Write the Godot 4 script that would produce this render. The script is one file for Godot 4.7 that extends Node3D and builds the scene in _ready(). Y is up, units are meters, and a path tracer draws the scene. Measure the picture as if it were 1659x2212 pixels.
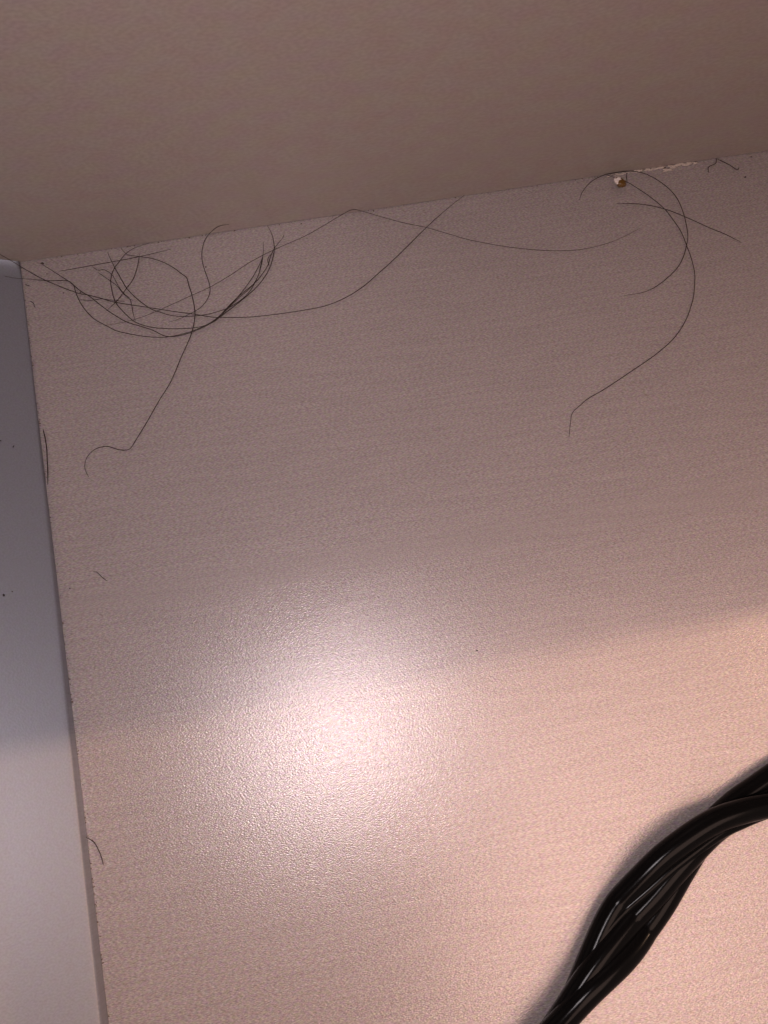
extends Node3D
# A close-up into the corner of a shallow compartment: a satin metallic base panel, a plain back panel, a grey rail
# on the left, shed hairs along the joint and a twisted black cable. All lengths below are in millimetres (MM).

const MM := 0.001
const ANISO := 0.2
const WALL_Z := -60.698          # front face of the back panel
const RAIL_X := -29.741          # where the rail meets the panel, beside the camera
const RAIL_LEAN := 0.0518       # how far the rail drifts to the right per mm towards the viewer
const SHELF_Z := -4.80         # front edge of the shelf overhead

var rng := RandomNumberGenerator.new()
var used := {}
var hair_mat: StandardMaterial3D

func _ready() -> void:
	rng.seed = 20417
	# ---- camera -------------------------------------------------------------------------------------------------
	var cam := Camera3D.new()
	cam.name = "camera"
	cam.transform = Transform3D(Basis(Vector3(0.984490, 0.003808, 0.175397), Vector3(0.167479, 0.277316, -0.946069), Vector3(-0.052243, 0.960771, 0.272378)), Vector3(0, 80.0, 0) * MM)
	cam.fov = 67.3102
	cam.near = 0.002
	cam.far = 10.0
	add_child(cam)
	cam.current = true
	# ---- surroundings and exposure --------------------------------------------------------------------------------
	var env := Environment.new()
	env.background_mode = Environment.BG_COLOR
	env.background_color = lin(0.24, 0.175, 0.155)  # uniform warm fill light, added in place of an unseen room
	env.tonemap_mode = Environment.TONE_MAPPER_LINEAR
	env.tonemap_exposure = 1.74
	env.sdfgi_enabled = true
	env.ssao_enabled = true
	env.ssil_enabled = true
	var we := WorldEnvironment.new()
	we.name = "surroundings"
	we.environment = env
	add_child(we)
	# ---- two lamps and an added bulb on the right: a small cool flash beside the lens, a broad warm lamp above the viewer --------------------
	flash(Vector3(-9.0, 82.3, -2.2), 0.0019)
	ceiling_lamp(Vector3(0, 600, 170), Vector2(580, 360), 0.14)
	bulb(Vector3(940, 830, SHELF_Z), 0.33)
	# ---- large structure --------------------------------------------------------------------------------------------
	base_panel()
	back_panel()
	shelf()
	rail()
	# ---- things -----------------------------------------------------------------------------------------------------
	cable()
	crumb()
	residue()
	hair_mat = flat(Color(0.03, 0.017, 0.012), 0.42)
	hairs()
	specks()
	grit()


# ==== helpers ========================================================================================================

func lin(r: float, g: float, b: float) -> Color:
	return Color(r, g, b).linear_to_srgb()

func flat(c: Color, rough: float, metal := 0.0, spec := 0.5) -> StandardMaterial3D:
	var m := StandardMaterial3D.new()
	m.albedo_color = c.linear_to_srgb()
	m.roughness = rough
	m.metallic = metal
	m.metallic_specular = spec
	return m

func numbered(called: String) -> String:
	var n: int = used.get(called, 0)
	used[called] = n + 1
	return called if n == 0 else "%s_%03d" % [called, n]

func thing(called: String, label: String, category: String, at: Vector3, group := "") -> Node3D:
	var o := Node3D.new()
	o.name = numbered(called)
	add_child(o)
	o.position = at * MM
	tag(o, label, category, group)
	return o

func tag(o: Node3D, label: String, category: String, group := "") -> void:
	o.set_meta("label", label)
	o.set_meta("category", category)
	if group != "":
		o.set_meta("group", group)

func part(called: String, mesh: Mesh, m: Material, parent: Node3D) -> MeshInstance3D:
	var o := MeshInstance3D.new()
	o.name = called if parent != self else numbered(called)
	o.mesh = mesh
	o.material_override = m
	parent.add_child(o, true)
	return o

# A sheet of quads through rows of points (all rows equally long), smoothed.
func skin(rows: Array, close_rows := false, flip := false, caps := false, uv := Vector2.ZERO) -> ArrayMesh:
	var st := SurfaceTool.new()
	st.begin(Mesh.PRIMITIVE_TRIANGLES)
	var n: int = rows[0].size()
	for r in rows:
		for p in r:
			if uv != Vector2.ZERO:
				st.set_uv(Vector2(p.x * uv.x, p.z * uv.y) / MM)
			st.add_vertex(p)
	var last: int = n if close_rows else n - 1
	for i in rows.size() - 1:
		for j in last:
			var a := i * n + j
			var b := i * n + (j + 1) % n
			var c := a + n
			var d := b + n
			for k in ([a, b, c, b, d, c] if not flip else [a, c, b, b, c, d]):
				st.add_index(k)
	if caps:
		for e in [0, rows.size() - 1]:
			var mid := Vector3.ZERO
			for p in rows[e]:
				mid += p
			st.add_vertex(mid / n)
			var at: int = rows.size() * n + (0 if e == 0 else 1)
			for j in n:
				var a2: int = e * n + j
				var b2: int = e * n + (j + 1) % n
				var turn: bool = (e == 0) == flip
				for k in ([a2, b2, at] if turn else [b2, a2, at]):
					st.add_index(k)
	st.generate_normals()
	return st.commit()

# A box from lo to hi (mm) whose long edges along x are rounded with radius r.
func board(lo: Vector3, hi: Vector3, r: float, flat_at: Vector3) -> ArrayMesh:
	var ring: PackedVector2Array = []
	for q in [[hi.y - r, hi.z - r, 0.0], [hi.y - r, lo.z + r, 90.0], [lo.y + r, lo.z + r, 180.0], [lo.y + r, hi.z - r, 270.0]]:
		for k in 6:
			var a := deg_to_rad(q[2] + k * 18.0)
			ring.append(Vector2(q[1] + cos(a) * r, q[0] + sin(a) * r))
	var st := SurfaceTool.new()
	st.begin(Mesh.PRIMITIVE_TRIANGLES)
	var n := ring.size()
	var put := func(p: Vector3, nm: Vector3, uvp: Vector2) -> void:
		st.set_normal(nm)
		st.set_uv(uvp)
		st.add_vertex((p - flat_at) * MM)
	var around := 0.0
	for i in n:
		var a := ring[i]
		var b := ring[(i + 1) % n]
		var corner := i / 6
		var k := i % 6
		var na := Vector3(0, sin(deg_to_rad(corner * 90.0 + k * 18.0)), cos(deg_to_rad(corner * 90.0 + k * 18.0)))
		var deg_b := corner * 90.0 + (k + 1) * 18.0 if k < 5 else corner * 90.0 + 90.0
		var nb := Vector3(0, sin(deg_to_rad(deg_b)), cos(deg_to_rad(deg_b)))
		var step := a.distance_to(b)
		var a0 := Vector3(lo.x, a.y, a.x)
		var a1 := Vector3(hi.x, a.y, a.x)
		var b0 := Vector3(lo.x, b.y, b.x)
		var b1 := Vector3(hi.x, b.y, b.x)
		var ua := Vector2(0, around)
		var ub := Vector2(0, around + step)
		for v in [[a0, na, ua, lo.x], [b0, nb, ub, lo.x], [a1, na, ua, hi.x], [a1, na, ua, hi.x], [b0, nb, ub, lo.x], [b1, nb, ub, hi.x]]:
			put.call(v[0], v[1], Vector2(v[3] / 140.0, v[2].y / 70.0))
		around += step
	for e in [lo.x, hi.x]:
		for i in range(1, n - 1):
			var tri := [ring[0], ring[i], ring[i + 1]] if e == hi.x else [ring[0], ring[i + 1], ring[i]]
			for q in tri:
				put.call(Vector3(e, q.y, q.x), Vector3(1 if e == hi.x else -1, 0, 0), Vector2(q.x, q.y) / 70.0)
	return st.commit()

func spline(p: Array, t: float) -> Vector3:
	var n := p.size() - 1
	var f := clampf(t, 0.0, 1.0) * n
	var i := mini(int(f), n - 1)
	var a: Vector3 = p[maxi(i - 1, 0)]
	var d: Vector3 = p[mini(i + 2, n)]
	return p[i].cubic_interpolate(p[i + 1], a, d, f - i)

# An even walk along the curve through the points, step mm apart.
func walk(p: Array, step: float) -> Array:
	var fine := []
	for i in (p.size() - 1) * 12 + 1:
		fine.append(spline(p, i / float((p.size() - 1) * 12)))
	var length := 0.0
	for i in fine.size() - 1:
		length += fine[i].distance_to(fine[i + 1])
	var count := maxi(int(length / step), 4)
	var out := [fine[0]]
	var gone := 0.0
	var next := length / count
	for i in fine.size() - 1:
		var d: float = fine[i].distance_to(fine[i + 1])
		while next <= gone + d and out.size() < count:
			out.append(fine[i].lerp(fine[i + 1], (next - gone) / d))
			next += length / count
		gone += d
	out.append(fine[-1])
	return out

# A round strand along points (mm) with its own radius at each point.
func strand(path: Array, radius: Callable, sides: int, origin: Vector3) -> ArrayMesh:
	var rows := []
	for i in path.size():
		var d: Vector3 = (path[mini(i + 1, path.size() - 1)] - path[maxi(i - 1, 0)]).normalized()
		var side := d.cross(Vector3.UP)
		side = Vector3.RIGHT if side.length() < 0.01 else side.normalized()
		var over := side.cross(d)
		var r: float = radius.call(i / float(path.size() - 1))
		var ring := []
		for k in sides:
			var a := TAU * k / sides
			ring.append((path[i] + (side * cos(a) + over * sin(a)) * r - origin) * MM)
		rows.append(ring)
	return skin(rows, true, true, true)

# A rough little lump with the given half sizes (mm).
func lump(size: Vector3, uneven: float, rings := 7, sides := 9) -> ArrayMesh:
	var rows := []
	for i in rings + 1:
		var a := PI * i / rings
		var ring := []
		for k in sides:
			var b := TAU * k / sides
			var r := 1.0 + rng.randf_range(-uneven, uneven)
			if i == 0 or i == rings:
				r = 1.0
			ring.append(Vector3(sin(a) * cos(b), cos(a), sin(a) * sin(b)) * r * size * MM)
		rows.append(ring)
	return skin(rows, true, true)

# ==== surfaces =======================================================================================================

func noise(freq: float, octaves: int, salt: int) -> FastNoiseLite:
	var f := FastNoiseLite.new()
	f.noise_type = FastNoiseLite.TYPE_SIMPLEX_SMOOTH
	f.seed = salt
	f.frequency = freq
	f.fractal_octaves = octaves
	return f

# Grey bytes of a seamless noise, w by h, stretched along x by the given factor.
func grain(size: int, freq: float, stretch: int, salt: int, octaves := 2) -> PackedByteArray:
	var im := noise(freq, octaves, salt).get_seamless_image(size / stretch, size)
	im.convert(Image.FORMAT_L8)
	if stretch > 1:
		im.resize(size, size, Image.INTERPOLATE_CUBIC)
	return im.get_data()

func mixed(a: PackedByteArray, b: PackedByteArray, share: float) -> PackedByteArray:
	var out := a.duplicate()
	for i in a.size():
		out[i] = int(a[i] * (1.0 - share) + b[i] * share)
	return out

# A normal map from grey heights.
func relief(h: PackedByteArray, size: int, strength: float) -> ImageTexture:
	var im := Image.create_from_data(size, size, false, Image.FORMAT_L8, h)
	im.convert(Image.FORMAT_RGBA8)
	im.bump_map_to_normal_map(strength)
	return ImageTexture.create_from_image(im)

# A faint mottle round the given colour (linear), in three loosely tied channels, each from its own grain.
func mottle(r: PackedByteArray, g: PackedByteArray, b: PackedByteArray, size: int, c: Color, depth: float, chroma: float) -> ImageTexture:
	var out := PackedByteArray()
	out.resize(size * size * 3)
	var s := c.linear_to_srgb()
	for i in size * size:
		var l := (r[i] - 128) / 128.0
		out[i * 3] = clampi(int(255.0 * s.r * (1.0 + depth * l)), 0, 255)
		out[i * 3 + 1] = clampi(int(255.0 * s.g * (1.0 + depth * l + chroma * (g[i] - 128) / 128.0)), 0, 255)
		out[i * 3 + 2] = clampi(int(255.0 * s.b * (1.0 + depth * l + chroma * (b[i] - 128) / 128.0)), 0, 255)
	return ImageTexture.create_from_image(Image.create_from_data(size, size, false, Image.FORMAT_RGB8, out))

func base_panel() -> void:
	var n := 2048
	var fine := grain(n, 0.28, 1, 11, 1)
	var lines := grain(n, 0.10, 16, 12, 3)
	var pebbles := mixed(fine, lines, 0.10)
	var m := StandardMaterial3D.new()
	m.albedo_texture = mottle(mixed(grain(n, 0.34, 2, 15, 2), lines, 0.16), grain(n, 0.09, 1, 13), grain(n, 0.09, 1, 14), n, Color(0.415, 0.357, 0.35), 0.28, 0.065)
	m.normal_enabled = true
	m.normal_texture = relief(pebbles, n, 1.6)
	m.normal_scale = 0.24
	m.roughness = 0.315
	m.metallic = 0.22
	m.anisotropy_enabled = true
	m.anisotropy = ANISO
	m.metallic_specular = 0.55
	var o := part("base_panel", board(Vector3(-70, -4, WALL_Z - 8), Vector3(120, 0, 90), 0.4, Vector3.ZERO), m, self)
	o.set_meta("kind", "structure")
	o.set_meta("label", "pinkish satin metal base panel with a fine brushed grain, under the hairs and the cable")

func back_panel() -> void:
	var n := 1024
	var soft := grain(n, 0.2, 1, 21)
	var m := StandardMaterial3D.new()
	m.albedo_texture = mottle(soft, grain(n, 0.03, 1, 22), grain(n, 0.03, 1, 23), n, Color(0.38, 0.315, 0.28), 0.05, 0.03)
	m.normal_enabled = true
	m.normal_texture = relief(soft, n, 0.15)
	m.roughness = 0.45
	m.metallic = 0.3
	var o := part("back_panel", board(Vector3(-70, 0.05, WALL_Z - 6), Vector3(120, 89.9, WALL_Z), 0.1, Vector3.ZERO), m, self)
	tag(o, "plain grey brown back panel rising behind the line of hairs", "panel")

func shelf() -> void:
	var m := flat(Color(0.19, 0.16, 0.145), 0.6)
	var o := part("overhead_shelf", board(Vector3(-250, 90, WALL_Z - 6), Vector3(350, 102, SHELF_Z), 0.8, Vector3.ZERO), m, self)
	tag(o, "brown shelf board overhanging the back part of the base panel", "shelf")

# The rail: a bar with a low rounded foot, a gently sloped face and a steeper shoulder behind it.
func rail() -> void:
	var rows := []
	var z := WALL_Z + 0.03
	while z < 60.0:
		var x := RAIL_X + RAIL_LEAN * z
		var tall := 0.3 + 1.6 * (z - WALL_Z) / 80.0
		var line := []
		var round_r := minf(0.55, 0.2 + 0.1 * tall)
		line.append(Vector3(x - 0.10, 0.004, z))
		line.append(Vector3(x - 0.02, 0.06, z))
		for k in 4:
			line.append(Vector3(x, lerpf(0.12, maxf(tall - round_r, 0.13), k / 3.0), z))
		for k in range(1, 6):
			var a := deg_to_rad(k * 13.0)
			line.append(Vector3(x - round_r * (1.0 - cos(a)), maxf(tall - round_r, 0.13) + round_r * sin(a), z))
		var u: float = x - line[-1].x
		var v: float = line[-1].y
		for step in 38:
			var du := 0.35 if step < 28 else 1.45
			u += du
			v += du * tan(deg_to_rad(lerpf(26.0, 33.0, smoothstep(5.0, 9.0, u))))
			line.append(Vector3(x - u, v, z))
		line.append(Vector3(x - u - 0.3, v, z))
		line.append(Vector3(x - u - 0.3, 0.004, z))
		var row := []
		for p in line:
			row.append(p * MM)
		rows.append(row)
		z += 2.4
	var n := 1024
	var soft := grain(n, 0.2, 1, 31)
	var m := StandardMaterial3D.new()
	m.albedo_texture = mottle(soft, grain(n, 0.05, 1, 32), grain(n, 0.05, 1, 33), n, Color(0.225, 0.228, 0.26), 0.05, 0.02)
	m.normal_enabled = true
	m.normal_scale = 0.12
	m.normal_texture = relief(soft, n, 0.8)
	m.roughness = 0.47
	m.metallic = 0.3
	m.metallic_specular = 0.5
	var o := part("side_rail", skin(rows, true, false, true, Vector2(1.0 / 50.0, 1.0 / 50.0)), m, self)
	tag(o, "smooth bluish grey rail with a rounded foot along the left edge of the panel", "rail")

# ==== lamps ==========================================================================================================

func flash(at: Vector3, energy: float) -> void:
	var o := thing("smartphone", "pale smartphone held above the panel with its flash lit", "smartphone", at)
	o.basis = Basis(Vector3(0.984490, 0.003808, 0.175397), Vector3(0.167479, 0.277316, -0.946069), Vector3(-0.052243, 0.960771, 0.272378))
	var shell := BoxMesh.new()
	shell.size = Vector3(71.0, 147.0, 7.6) * MM
	var slab := part("phone_body", shell, flat(Color(0.50, 0.42, 0.40), 0.4), o)
	slab.position = Vector3(-12.0, -62.0, 6.6) * MM
	var cup := CylinderMesh.new()
	cup.top_radius = 9.6 * MM
	cup.bottom_radius = 9.6 * MM
	cup.height = 2.0 * MM
	var body := part("housing", cup, flat(Color(0.02, 0.02, 0.02), 0.5), o)
	body.rotation.x = PI / 2
	body.position.z = 1.6 * MM
	var disc := CylinderMesh.new()
	disc.top_radius = 8.6 * MM
	disc.bottom_radius = 8.6 * MM
	disc.height = 0.5 * MM
	var glow := flat(Color(0.9, 0.9, 0.9), 0.4)
	glow.emission_enabled = true
	glow.emission = lin(0.93, 0.95, 1.0)
	glow.emission_energy_multiplier = 1.5
	var lens := part("flash_lens", disc, glow, o)
	lens.rotation.x = PI / 2
	lens.position.z = 0.33 * MM
	var l := AreaLight3D.new()
	l.name = "flash_light"
	l.area_size = Vector2(16.5, 16.5) * MM
	l.light_color = lin(1.0, 0.88, 0.91)
	l.light_energy = energy
	l.shadow_enabled = true
	l.set("area_range", 2.0)
	o.add_child(l)

func ceiling_lamp(at: Vector3, size: Vector2, energy: float) -> void:
	var o := thing("ceiling_lamp", "broad warm ceiling lamp high above the front of the panel", "lamp", at)
	var tray := BoxMesh.new()
	tray.size = Vector3(size.x + 24.0, 20.0, size.y + 24.0) * MM
	var frame := part("housing", tray, flat(Color(0.5, 0.48, 0.45), 0.5), o)
	frame.position.y = 14.0 * MM
	var sheet := BoxMesh.new()
	sheet.size = Vector3(size.x, 3.0, size.y) * MM
	var glow := flat(Color(0.8, 0.8, 0.8), 0.5)
	glow.emission_enabled = true
	glow.emission = lin(1.0, 0.675, 0.56)
	glow.emission_energy_multiplier = 0.5
	var face := part("diffuser", sheet, glow, o)
	face.position.y = 2.0 * MM
	var l := AreaLight3D.new()
	l.name = "ceiling_light"
	l.area_size = size * MM
	l.light_color = lin(1.0, 0.675, 0.56)
	l.light_energy = energy
	l.shadow_enabled = true
	l.set("area_range", 4.0)
	l.rotation.x = -PI / 2
	o.add_child(l)

func bulb(at: Vector3, energy: float) -> void:  # unseen warm light, added to give the shelf shade a crisper edge
	var o := thing("added_bulb", "warm bulb added right of the panel to sharpen the edge of the shelf shade", "lamp", at)
	var ball := SphereMesh.new()
	ball.radius = 14.0 * MM
	ball.height = 28.0 * MM
	var glow := flat(Color(0.9, 0.9, 0.9), 0.4)
	glow.emission_enabled = true
	glow.emission = lin(1.0, 0.62, 0.40)
	glow.emission_energy_multiplier = 6.0
	part("added_bulb_ball", ball, glow, o)
	var neck := CylinderMesh.new()
	neck.top_radius = 8.0 * MM
	neck.bottom_radius = 8.0 * MM
	neck.height = 22.0 * MM
	var socket := part("socket", neck, flat(Color(0.5, 0.48, 0.45), 0.5), o)
	socket.position.y = 24.0 * MM
	var l := OmniLight3D.new()
	l.name = "bulb_light"
	l.light_color = lin(1.0, 0.62, 0.40)
	l.light_energy = energy
	l.light_size = 0.012
	l.omni_range = 4.0
	l.omni_attenuation = 2.0
	l.shadow_enabled = true
	o.add_child(l)

# ==== cable ==========================================================================================================

func cable() -> void:
	var way := [Vector3(4.20, 2.20, 33.62), Vector3(8.05, 2.20, 30.04), Vector3(11.32, 2.20, 27.10), Vector3(14.84, 2.20, 23.99), Vector3(18.54, 2.20, 21.16), Vector3(22.03, 2.20, 18.69), Vector3(25.23, 2.20, 16.27), Vector3(29.08, 2.20, 13.87), Vector3(32.29, 2.20, 12.76), Vector3(35.48, 2.20, 12.09), Vector3(39.89, 2.20, 11.03), Vector3(45.14, 2.20, 9.96), Vector3(50.82, 2.20, 10.02)]
	var mid := walk(way, 0.4)
	var o := thing("twisted_cable", "thick black cable of twisted glossy wires in the lower right corner", "cable", way[0])
	var mat := flat(Color(0.003, 0.003, 0.0032), 0.15, 0.0, 0.2)
	# where each wire sits in the flat bundle: across its width and through its thickness
	var seats := [Vector2(-1.70, -0.15), Vector2(0.10, 0.42), Vector2(1.72, -0.18), Vector2(-1.05, 0.95)]
	var fat := [1.14, 1.12, 1.12, 0.55]
	for w in seats.size():
		var path := []
		var gone := 0.0
		for i in mid.size():
			if i > 0:
				gone += mid[i].distance_to(mid[i - 1])
			var d: Vector3 = (mid[mini(i + 1, mid.size() - 1)] - mid[maxi(i - 1, 0)]).normalized()
			var side := d.cross(Vector3.UP).normalized()
			var over := side.cross(d)
			var a := -1.0 * PI / 2 * (gone - 20.94) / (13.2 if gone > 20.94 else 9.2)
			var s: Vector2 = seats[w]
			s *= (1.0 + 0.05 * sin(gone * 0.31 + w * 1.7)) * lerpf(0.52, 0.95, smoothstep(10.0, 21.0, gone))
			s = s.rotated(a)
			# the wires nest where the bundle stands on edge, and its lowest wire always touches the panel
			var low := 0.0
			for q in seats.size():
				low = minf(low, (seats[q] as Vector2).rotated(a).y * 0.55 - fat[q])
			path.append(Vector3(mid[i].x, 0.02 - low, mid[i].z) + side * s.x + over * s.y * 0.55)
		var r: float = fat[w]
		part("wire", strand(path, func(_t: float) -> float: return r, 20, way[0]), mat, o)

# ==== crumb, residue, specks =========================================================================================

func crumb() -> void:
	var c := Vector3(40.17, 0.30, -58.83)
	var o := thing("amber_crumb", "amber brown crumb with a pale flake on it, by the joint on the right", "crumb", c)
	var amber := flat(Color(0.14, 0.065, 0.008), 0.3)
	var body := part("crumb_body", lump(Vector3(0.62, 0.42, 0.62), 0.16), amber, o)
	body.position = Vector3(0.12, 0.40, 0.1) * MM
	var pale := flat(Color(0.78, 0.68, 0.62), 0.5)
	for q in [[-0.40, 0.62, -0.22, 0.40], [-0.16, 0.78, -0.30, 0.28], [-0.42, 0.60, 0.12, 0.24]]:
		var flake := part("pale_flake", lump(Vector3(q[3], q[3] * 0.5, q[3]), 0.28), pale, o)
		flake.position = Vector3(q[0], q[1], q[2]) * MM

func residue() -> void:
	var o := thing("glue_residue", "pale flaky residue along the joint, right of the amber crumb", "residue", Vector3(39.07, 0, WALL_Z))
	var pale := flat(Color(0.60, 0.50, 0.43), 0.7)
	for i in 80:
		var t := rng.randf()
		var x := t * (50.53 - 39.07)
		var big := rng.randf_range(0.3, 1.0) * (0.4 if t < 0.35 else 1.0)
		var f := part("flake", lump(Vector3(0.62 * big, rng.randf_range(0.03, 0.10), 0.13 * big), 0.45, 5, 9), pale, o)
		var out := rng.randf()
		f.position = Vector3(x, rng.randf_range(0.02, 0.10), 0.05 + 0.22 * out * out + (0.6 * rng.randf() if t > 0.55 and t < 0.9 and out > 0.8 else 0.0)) * MM
		f.rotation.y = rng.randf_range(-0.3, 0.3)

func speck(label: String, at: Vector3, size: Vector3, turn: float, c: Color) -> void:
	var o := part("speck", lump(size, 0.3, 5, 7), flat(c, 0.6), self)
	o.position = at * MM
	o.rotation.y = turn
	tag(o, label, "speck", "specks of dirt")

func specks() -> void:
	var dark := Color(0.02, 0.014, 0.014)
	var brown := Color(0.06, 0.035, 0.022)
	speck("black speck right of the zigzag hair near the right edge", Vector3(56.06, 0.06, -57.42), Vector3(0.12, 0.08, 0.09), 0, dark)
	speck("dark grain caught in the pale residue", Vector3(46.60, 0.07, -60.52), Vector3(0.10, 0.09, 0.07), 0, brown)
	speck("brown speck at the joint just short of the right edge", Vector3(57.70, 0.05, -60.18), Vector3(0.12, 0.06, 0.06), 0.3, brown)
	speck("tiny slanted black fleck high on the rail", Vector3(-33.91, 1.94, -36.37), Vector3(0.05, 0.05, 0.14), -0.4, dark)
	speck("larger black fleck on the rail left of the middle", Vector3(-35.02, 3.25, -19.87), Vector3(0.10, 0.08, 0.16), 0.1, dark)
	speck("faint small fleck on the rail above the larger black fleck", Vector3(-34.32, 2.87, -20.18), Vector3(0.05, 0.04, 0.09), 0.6, brown)
	speck("dark speck on the bare panel just off the rail", Vector3(-29.61, 0.05, -20.22), Vector3(0.12, 0.06, 0.06), 0, dark)
	speck("tiny dark curved fleck alone on the panel right of the bright spot", Vector3(11.16, 0.04, -6.38), Vector3(0.13, 0.05, 0.05), -0.5, dark)
	speck("brown speck just under the root bulb of the hair", Vector3(-29.86, 0.04, -58.59), Vector3(0.06, 0.05, 0.06), 0, brown)
	speck("brown speck left of the hair cluster", Vector3(-28.10, 0.03, -55.69), Vector3(0.05, 0.04, 0.08), 0, brown)
	speck("amber brown grain lying on the longest hair", Vector3(-26.14, 0.06, -55.39), Vector3(0.10, 0.08, 0.07), 0.3, brown)
	speck("rusty root bulb crumb at the end of the hair by the rail corner", Vector3(-30.27, 0.08, -60.08), Vector3(0.22, 0.10, 0.10), -0.5, brown)
	speck("brown speck inside the cluster beside the S shaped hair", Vector3(-11.23, 0.04, -56.27), Vector3(0.07, 0.05, 0.08), 0, brown)
	speck("brown speck close under the joint above the hair cluster", Vector3(0.84, 0.05, -60.24), Vector3(0.09, 0.06, 0.06), 0, brown)
	speck("tiny dark dot inside the bright spot of the flash", Vector3(-0.57, 0.02, 0.89), Vector3(0.04, 0.03, 0.04), 0, brown)
	speck("dark fleck at the left picture edge high on the rail", Vector3(-35.02, 2.45, -37.05), Vector3(0.07, 0.05, 0.10), 0, dark)

# Fine brown grit packed where the rail and the back panel meet the base panel: too small and too many to count.
func grit() -> void:
	var st := SurfaceTool.new()
	st.begin(Mesh.PRIMITIVE_TRIANGLES)
	for i in 220:
		var s := rng.randf_range(0.02, 0.075)
		var z := rng.randf_range(WALL_Z + 0.1, 24.0)
		var at := Vector3(RAIL_X + RAIL_LEAN * z + absf(rng.randfn(0.02, 0.09)), s * 0.5, z)
		if i % 3 == 0:
			at = Vector3(rng.randf_range(-31.0, 58.0), s * 0.5, WALL_Z + absf(rng.randfn(0.0, 0.07)))
		var l := lump(Vector3(s * rng.randf_range(0.7, 1.6), s * 0.7, s), 0.3, 4, 6)
		st.append_from(l, 0, Transform3D(Basis(Vector3.UP, rng.randf() * TAU), at * MM))
	var o := part("grit", st.commit(), flat(Color(0.17, 0.115, 0.09), 0.8), self)
	o.set_meta("kind", "stuff")
	tag(o, "fine brown grit packed along the joints of the rail and the back panel", "grit")

# ==== hairs ==========================================================================================================

# Points in hundredths of a millimetre: x, y (height) and z of each in turn.
func hair(called: String, label: String, group: String, thick: float, xyz: Array) -> void:
	var p := []
	for i in xyz.size() / 3:
		p.append(Vector3(xyz[i * 3], xyz[i * 3 + 1], xyz[i * 3 + 2]) * 0.01)
	var path := walk(p, 0.22)
	var origin := Vector3(p[0].x, 0.0, p[0].z)
	var taper := func(t: float) -> float: return thick * (0.55 + 0.45 * smoothstep(0.0, 0.12, t)) * (0.5 + 0.5 * smoothstep(0.0, 0.15, 1.0 - t))
	var o := part(called, strand(path, taper, 6, origin), hair_mat, self)
	o.position = origin * MM
	tag(o, label, called.replace("_", " "), group)

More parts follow.
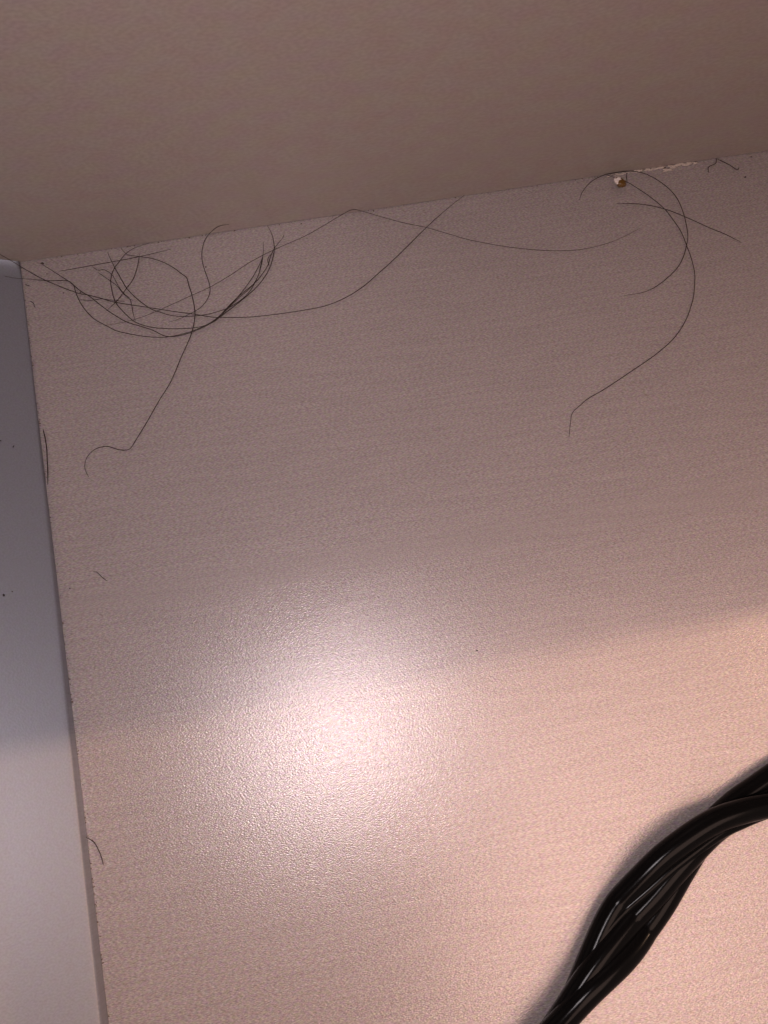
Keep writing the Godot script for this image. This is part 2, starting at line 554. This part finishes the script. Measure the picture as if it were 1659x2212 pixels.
func hairs() -> void:
	hair("hair", "longest dark hair, sweeping from the rail corner under the cluster up to the joint",
		"shed hairs along the joint", 0.0495, [-3464, 297, -6064, -3434, 207, -6064, -3364, 73, -6058, -3228, 20, -5951, -3000, 19, -5761, -2656, 24, -5532, -2539, 26, -5483, -2368, 25, -5402, -2215, 31, -5320, -1814, 26, -5178, -1538, 29, -5077, -1318, 31, -5003, -1124, 30, -4932, -933, 31, -4891, -635, 32, -4849, -223, 33, -4833, 177, 26, -4849, 440, 27, -4914, 677, 25, -5028, 847, 21, -5147, 1122, 17, -5348, 1564, 19, -5699, 1873, 14, -5924, 2110, 29, -6064])
	hair("hair", "dark hair starting on the left rail, its curve the lowest of the cluster",
		"shed hairs along the joint", 0.0450, [-3431, 121, -5828, -3329, 74, -5814, -3149, 14, -5805, -2986, 16, -5757, -2766, 15, -5719, -2693, 20, -5662, -2675, 19, -5621, -2663, 18, -5544, -2625, 23, -5411, -2568, 26, -5287, -2473, 21, -5148, -2331, 24, -5027, -2216, 22, -4942, -1986, 25, -4843, -1781, 24, -4784, -1628, 20, -4769, -1420, 23, -4784, -1238, 21, -4834, -1072, 19, -4913, -847, 18, -5101, -633, 15, -5331, -487, 14, -5543, -426, 13, -5679, -405, 9, -5842])
	hair("hair", "dark hair with a brown root bulb near the rail corner, curving to the joint",
		"shed hairs along the joint", 0.0495, [-3054, 14, -6012, -2996, 16, -5958, -2876, 19, -5841, -2732, 20, -5700, -2672, 26, -5627, -2598, 25, -5538, -2509, 32, -5456, -2437, 29, -5374, -2313, 33, -5231, -2231, 33, -5149, -2098, 36, -5033, -1839, 32, -4893, -1679, 32, -4778, -1537, 39, -4750, -1367, 39, -4773, -1179, 36, -4835, -1040, 39, -4906, -838, 29, -5038, -618, 34, -5185, -471, 26, -5330, -377, 31, -5460, -315, 25, -5608, -284, 22, -5726, -279, 22, -5829, -290, 17, -5953, -323, 14, -6059])
	hair("hair", "dark hair forming the big open loop, its thick end pointing up right of the cluster",
		"shed hairs along the joint", 0.0450, [-144, 13, -5898, -161, 17, -5862, -223, 19, -5793, -284, 22, -5726, -347, 25, -5614, -404, 34, -5480, -558, 29, -5308, -782, 33, -5149, -974, 37, -4983, -1087, 44, -4868, -1275, 46, -4819, -1500, 43, -4837, -1738, 36, -4889, -1902, 41, -4949, -2023, 42, -5033, -2139, 32, -5191, -2212, 38, -5329, -2241, 32, -5506, -2240, 32, -5637, -2195, 29, -5766, -2115, 26, -5871, -2037, 21, -5963, -1929, 18, -6024, -1751, 14, -6064])
	hair("hair", "dark hair dropping from the joint through the cluster, innermost strand of the bundle",
		"shed hairs along the joint", 0.0450, [-2252, 13, -6024, -2241, 15, -5971, -2181, 21, -5784, -2121, 25, -5621, -2060, 30, -5472, -1944, 29, -5304, -1815, 27, -5167, -1707, 34, -5096, -1598, 32, -5038, -1473, 38, -4996, -1320, 34, -4978, -1148, 33, -4976, -972, 37, -5000, -852, 29, -5048, -696, 26, -5148, -587, 23, -5279, -516, 21, -5408, -462, 15, -5542, -427, 13, -5675])
	hair("hair", "long hair leaving the cluster downwards, straight then bent into a hook at its end",
		"shed hairs along the joint", 0.0473, [-2090, 12, -6050, -2050, 13, -5982, -1996, 15, -5935, -1883, 17, -5896, -1725, 19, -5836, -1588, 20, -5751, -1482, 22, -5654, -1404, 23, -5562, -1359, 21, -5507, -1341, 23, -5384, -1320, 23, -5250, -1312, 23, -5068, -1320, 26, -4969, -1368, 24, -4795, -1443, 27, -4637, -1519, 26, -4500, -1675, 22, -4203, -1821, 25, -3999, -1986, 24, -3756, -2127, 25, -3559, -2186, 20, -3483, -2227, 20, -3460, -2318, 21, -3475, -2434, 19, -3536, -2515, 19, -3544, -2598, 16, -3524, -2673, 14, -3459, -2706, 15, -3380, -2707, 12, -3304, -2678, 10, -3224])
	hair("hair", "short straight hair nearly parallel to the joint across the top of the cluster",
		"shed hairs along the joint", 0.0405, [-2833, 12, -5866, -2757, 23, -5856, -2446, 29, -5863, -2028, 35, -5873, -1845, 37, -5883, -1666, 21, -5912, -1507, 12, -5937])
	hair("hair", "short curved hair crossing the left side of the cluster from upper right to lower left",
		"shed hairs along the joint", 0.0427, [-1880, 16, -5932, -1898, 34, -5813, -1936, 48, -5673, -1989, 40, -5570, -2072, 42, -5466, -2182, 34, -5343, -2328, 13, -5235])
	hair("hair", "S shaped hair whose upper end climbs onto the back panel",
		"shed hairs along the joint", 0.0382, [-768, 136, -6064, -856, 137, -6064, -936, 103, -6064, -1028, 18, -6064, -1096, 17, -5976, -1141, 15, -5845, -1154, 17, -5726, -1143, 19, -5603, -1120, 22, -5481, -1105, 18, -5381, -1106, 20, -5297, -1130, 17, -5220, -1191, 15, -5133, -1269, 16, -5071, -1407, 12, -5016, -1523, 10, -4981, -1632, 9, -4967])
	hair("hair", "faint long hair rising from the cluster to a peak at the joint, drooping right",
		"shed hairs along the joint", 0.0324, [-2343, 12, -5050, -2186, 16, -5047, -1968, 17, -5072, -1707, 18, -5140, -1380, 22, -5244, -1100, 28, -5332, -848, 28, -5447, -611, 34, -5570, -302, 25, -5702, 104, 30, -5827, 386, 36, -5947, 608, 36, -6051, 724, 69, -6064, 833, 36, -6052, 1059, 38, -5926, 1316, 35, -5796, 1562, 33, -5690, 1833, 31, -5545, 2001, 31, -5451, 2190, 26, -5372, 2492, 26, -5254, 2900, 23, -5138, 3249, 22, -5081, 3542, 17, -5090, 3816, 13, -5143, 4121, 12, -5249])
	hair("hair", "thin wavy hair hanging through the left part of the cluster",
		"shed hairs along the joint", 0.0338, [-2453, 8, -5868, -2419, 10, -5829, -2385, 12, -5797, -2321, 13, -5796, -2270, 14, -5758, -2220, 17, -5695, -2191, 14, -5619, -2153, 18, -5516, -2107, 18, -5426, -2066, 17, -5378, -2042, 12, -5332, -2033, 10, -5267, -2024, 10, -5133, -2008, 7, -5051])
	hair("hair", "thin short hair slanting down beside the wavy one in the cluster",
		"shed hairs along the joint", 0.0338, [-2388, 7, -5770, -2303, 12, -5682, -2219, 16, -5592, -2173, 15, -5536, -2124, 15, -5444, -2069, 12, -5367, -2009, 8, -5322])
	hair("hair", "tiny flat hair under the longest hair at the left of the cluster",
		"shed hairs along the joint", 0.0338, [-2629, 6, -5453, -2572, 12, -5422, -2484, 14, -5405, -2377, 14, -5404, -2285, 11, -5379, -2112, 7, -5327])
	hair("hair", "tiny hooked hair at the tip of the bundle on the right side of the cluster",
		"shed hairs along the joint", 0.0360, [-304, 12, -5697, -337, 22, -5646, -369, 30, -5611, -385, 22, -5563, -376, 11, -5505])
	hair("hair", "short end of a hair fanning out in the middle of the bundle",
		"shed hairs along the joint", 0.0405, [-440, 17, -5636, -515, 34, -5399, -619, 36, -5249, -796, 47, -5109, -916, 47, -5007, -1018, 27, -4932, -1100, 15, -4887])
	hair("hair", "dark hair arching like a hook over the amber crumb, its end curled back below",
		"shed hairs along the joint", 0.0450, [3492, 14, -5763, 3534, 17, -5843, 3614, 19, -5932, 3718, 23, -6005, 3860, 26, -6053, 3943, 28, -6064, 4165, 31, -6060, 4315, 33, -6018, 4424, 36, -5943, 4522, 35, -5843, 4614, 33, -5708, 4667, 35, -5559, 4680, 40, -5367, 4674, 31, -5193, 4649, 30, -5038, 4603, 27, -4923, 4519, 33, -4772, 4421, 32, -4649, 4303, 23, -4556, 4135, 21, -4455, 3967, 18, -4393, 3809, 17, -4380, 3688, 13, -4386])
	hair("hair", "long hair bowing widely from beside the amber crumb down to a kinked tip",
		"shed hairs along the joint", 0.0450, [3922, 11, -6063, 3999, 12, -6011, 4144, 16, -5906, 4257, 16, -5784, 4374, 20, -5630, 4481, 22, -5454, 4542, 24, -5276, 4588, 23, -5105, 4598, 25, -4903, 4603, 25, -4728, 4591, 23, -4555, 4557, 25, -4423, 4487, 29, -4243, 4434, 28, -4136, 4305, 21, -3939, 4104, 25, -3738, 3847, 22, -3577, 3529, 19, -3426, 3173, 18, -3264, 2945, 20, -3176, 2825, 18, -3106, 2722, 15, -3035, 2670, 12, -2917, 2619, 11, -2766])
	hair("hair", "nearly straight hair slanting to the right below the amber crumb",
		"shed hairs along the joint", 0.0450, [3926, 15, -5634, 4136, 24, -5590, 4284, 25, -5544, 4420, 32, -5478, 4550, 44, -5387, 4684, 40, -5293, 4810, 41, -5190, 4939, 39, -5086, 5087, 31, -4986, 5202, 24, -4892, 5267, 14, -4840])
	hair("hair", "tiny upright hair between the joint and the amber crumb",
		"shed hairs along the joint", 0.0360, [4173, 9, -6051, 4147, 20, -5993, 4133, 26, -5937, 4139, 9, -5913])
	hair("hair", "short zigzag hair dropping from the joint near the right edge",
		"shed hairs along the joint", 0.0495, [5316, 25, -6064, 5311, 22, -6029, 5287, 23, -5986, 5197, 22, -5957, 5177, 19, -5932, 5172, 11, -5883])
	hair("hair", "short hair with a hooked tip slanting right from the joint near the right edge",
		"shed hairs along the joint", 0.0495, [5345, 11, -6052, 5390, 18, -6003, 5445, 27, -5940, 5491, 23, -5889, 5509, 27, -5859, 5546, 16, -5858, 5566, 12, -5893])
	hair("hair", "thick short hair stuck along the edge of the left rail",
		"shed hairs along the joint", 0.0607, [-3138, 12, -3875, -3117, 22, -3762, -3107, 23, -3639, -3107, 26, -3474, -3110, 22, -3347, -3122, 12, -3210])
	hair("hair", "faint short curl on the bare panel left of the middle",
		"shed hairs along the joint", 0.0338, [-2706, 7, -2156, -2661, 11, -2136, -2617, 11, -2078, -2566, 6, -2026])
	hair("hair", "short curved hair poking out from the left rail low in the picture",
		"shed hairs along the joint", 0.0427, [-2900, 173, 434, -2888, 19, 497, -2850, 20, 572, -2827, 16, 643, -2816, 9, 718])
	hair("lint_fibre", "pale brown lint fibre just below the rail corner",
		"", 0.0405, [-3246, 6, -5768, -3231, 9, -5746, -3214, 9, -5736, -3186, 6, -5726])
	hair("lint_fibre", "squiggly brown lint fibre close to the left rail, below the corner",
		"", 0.0405, [-3205, 6, -5526, -3178, 9, -5506, -3158, 10, -5482, -3157, 10, -5451, -3145, 6, -5424])
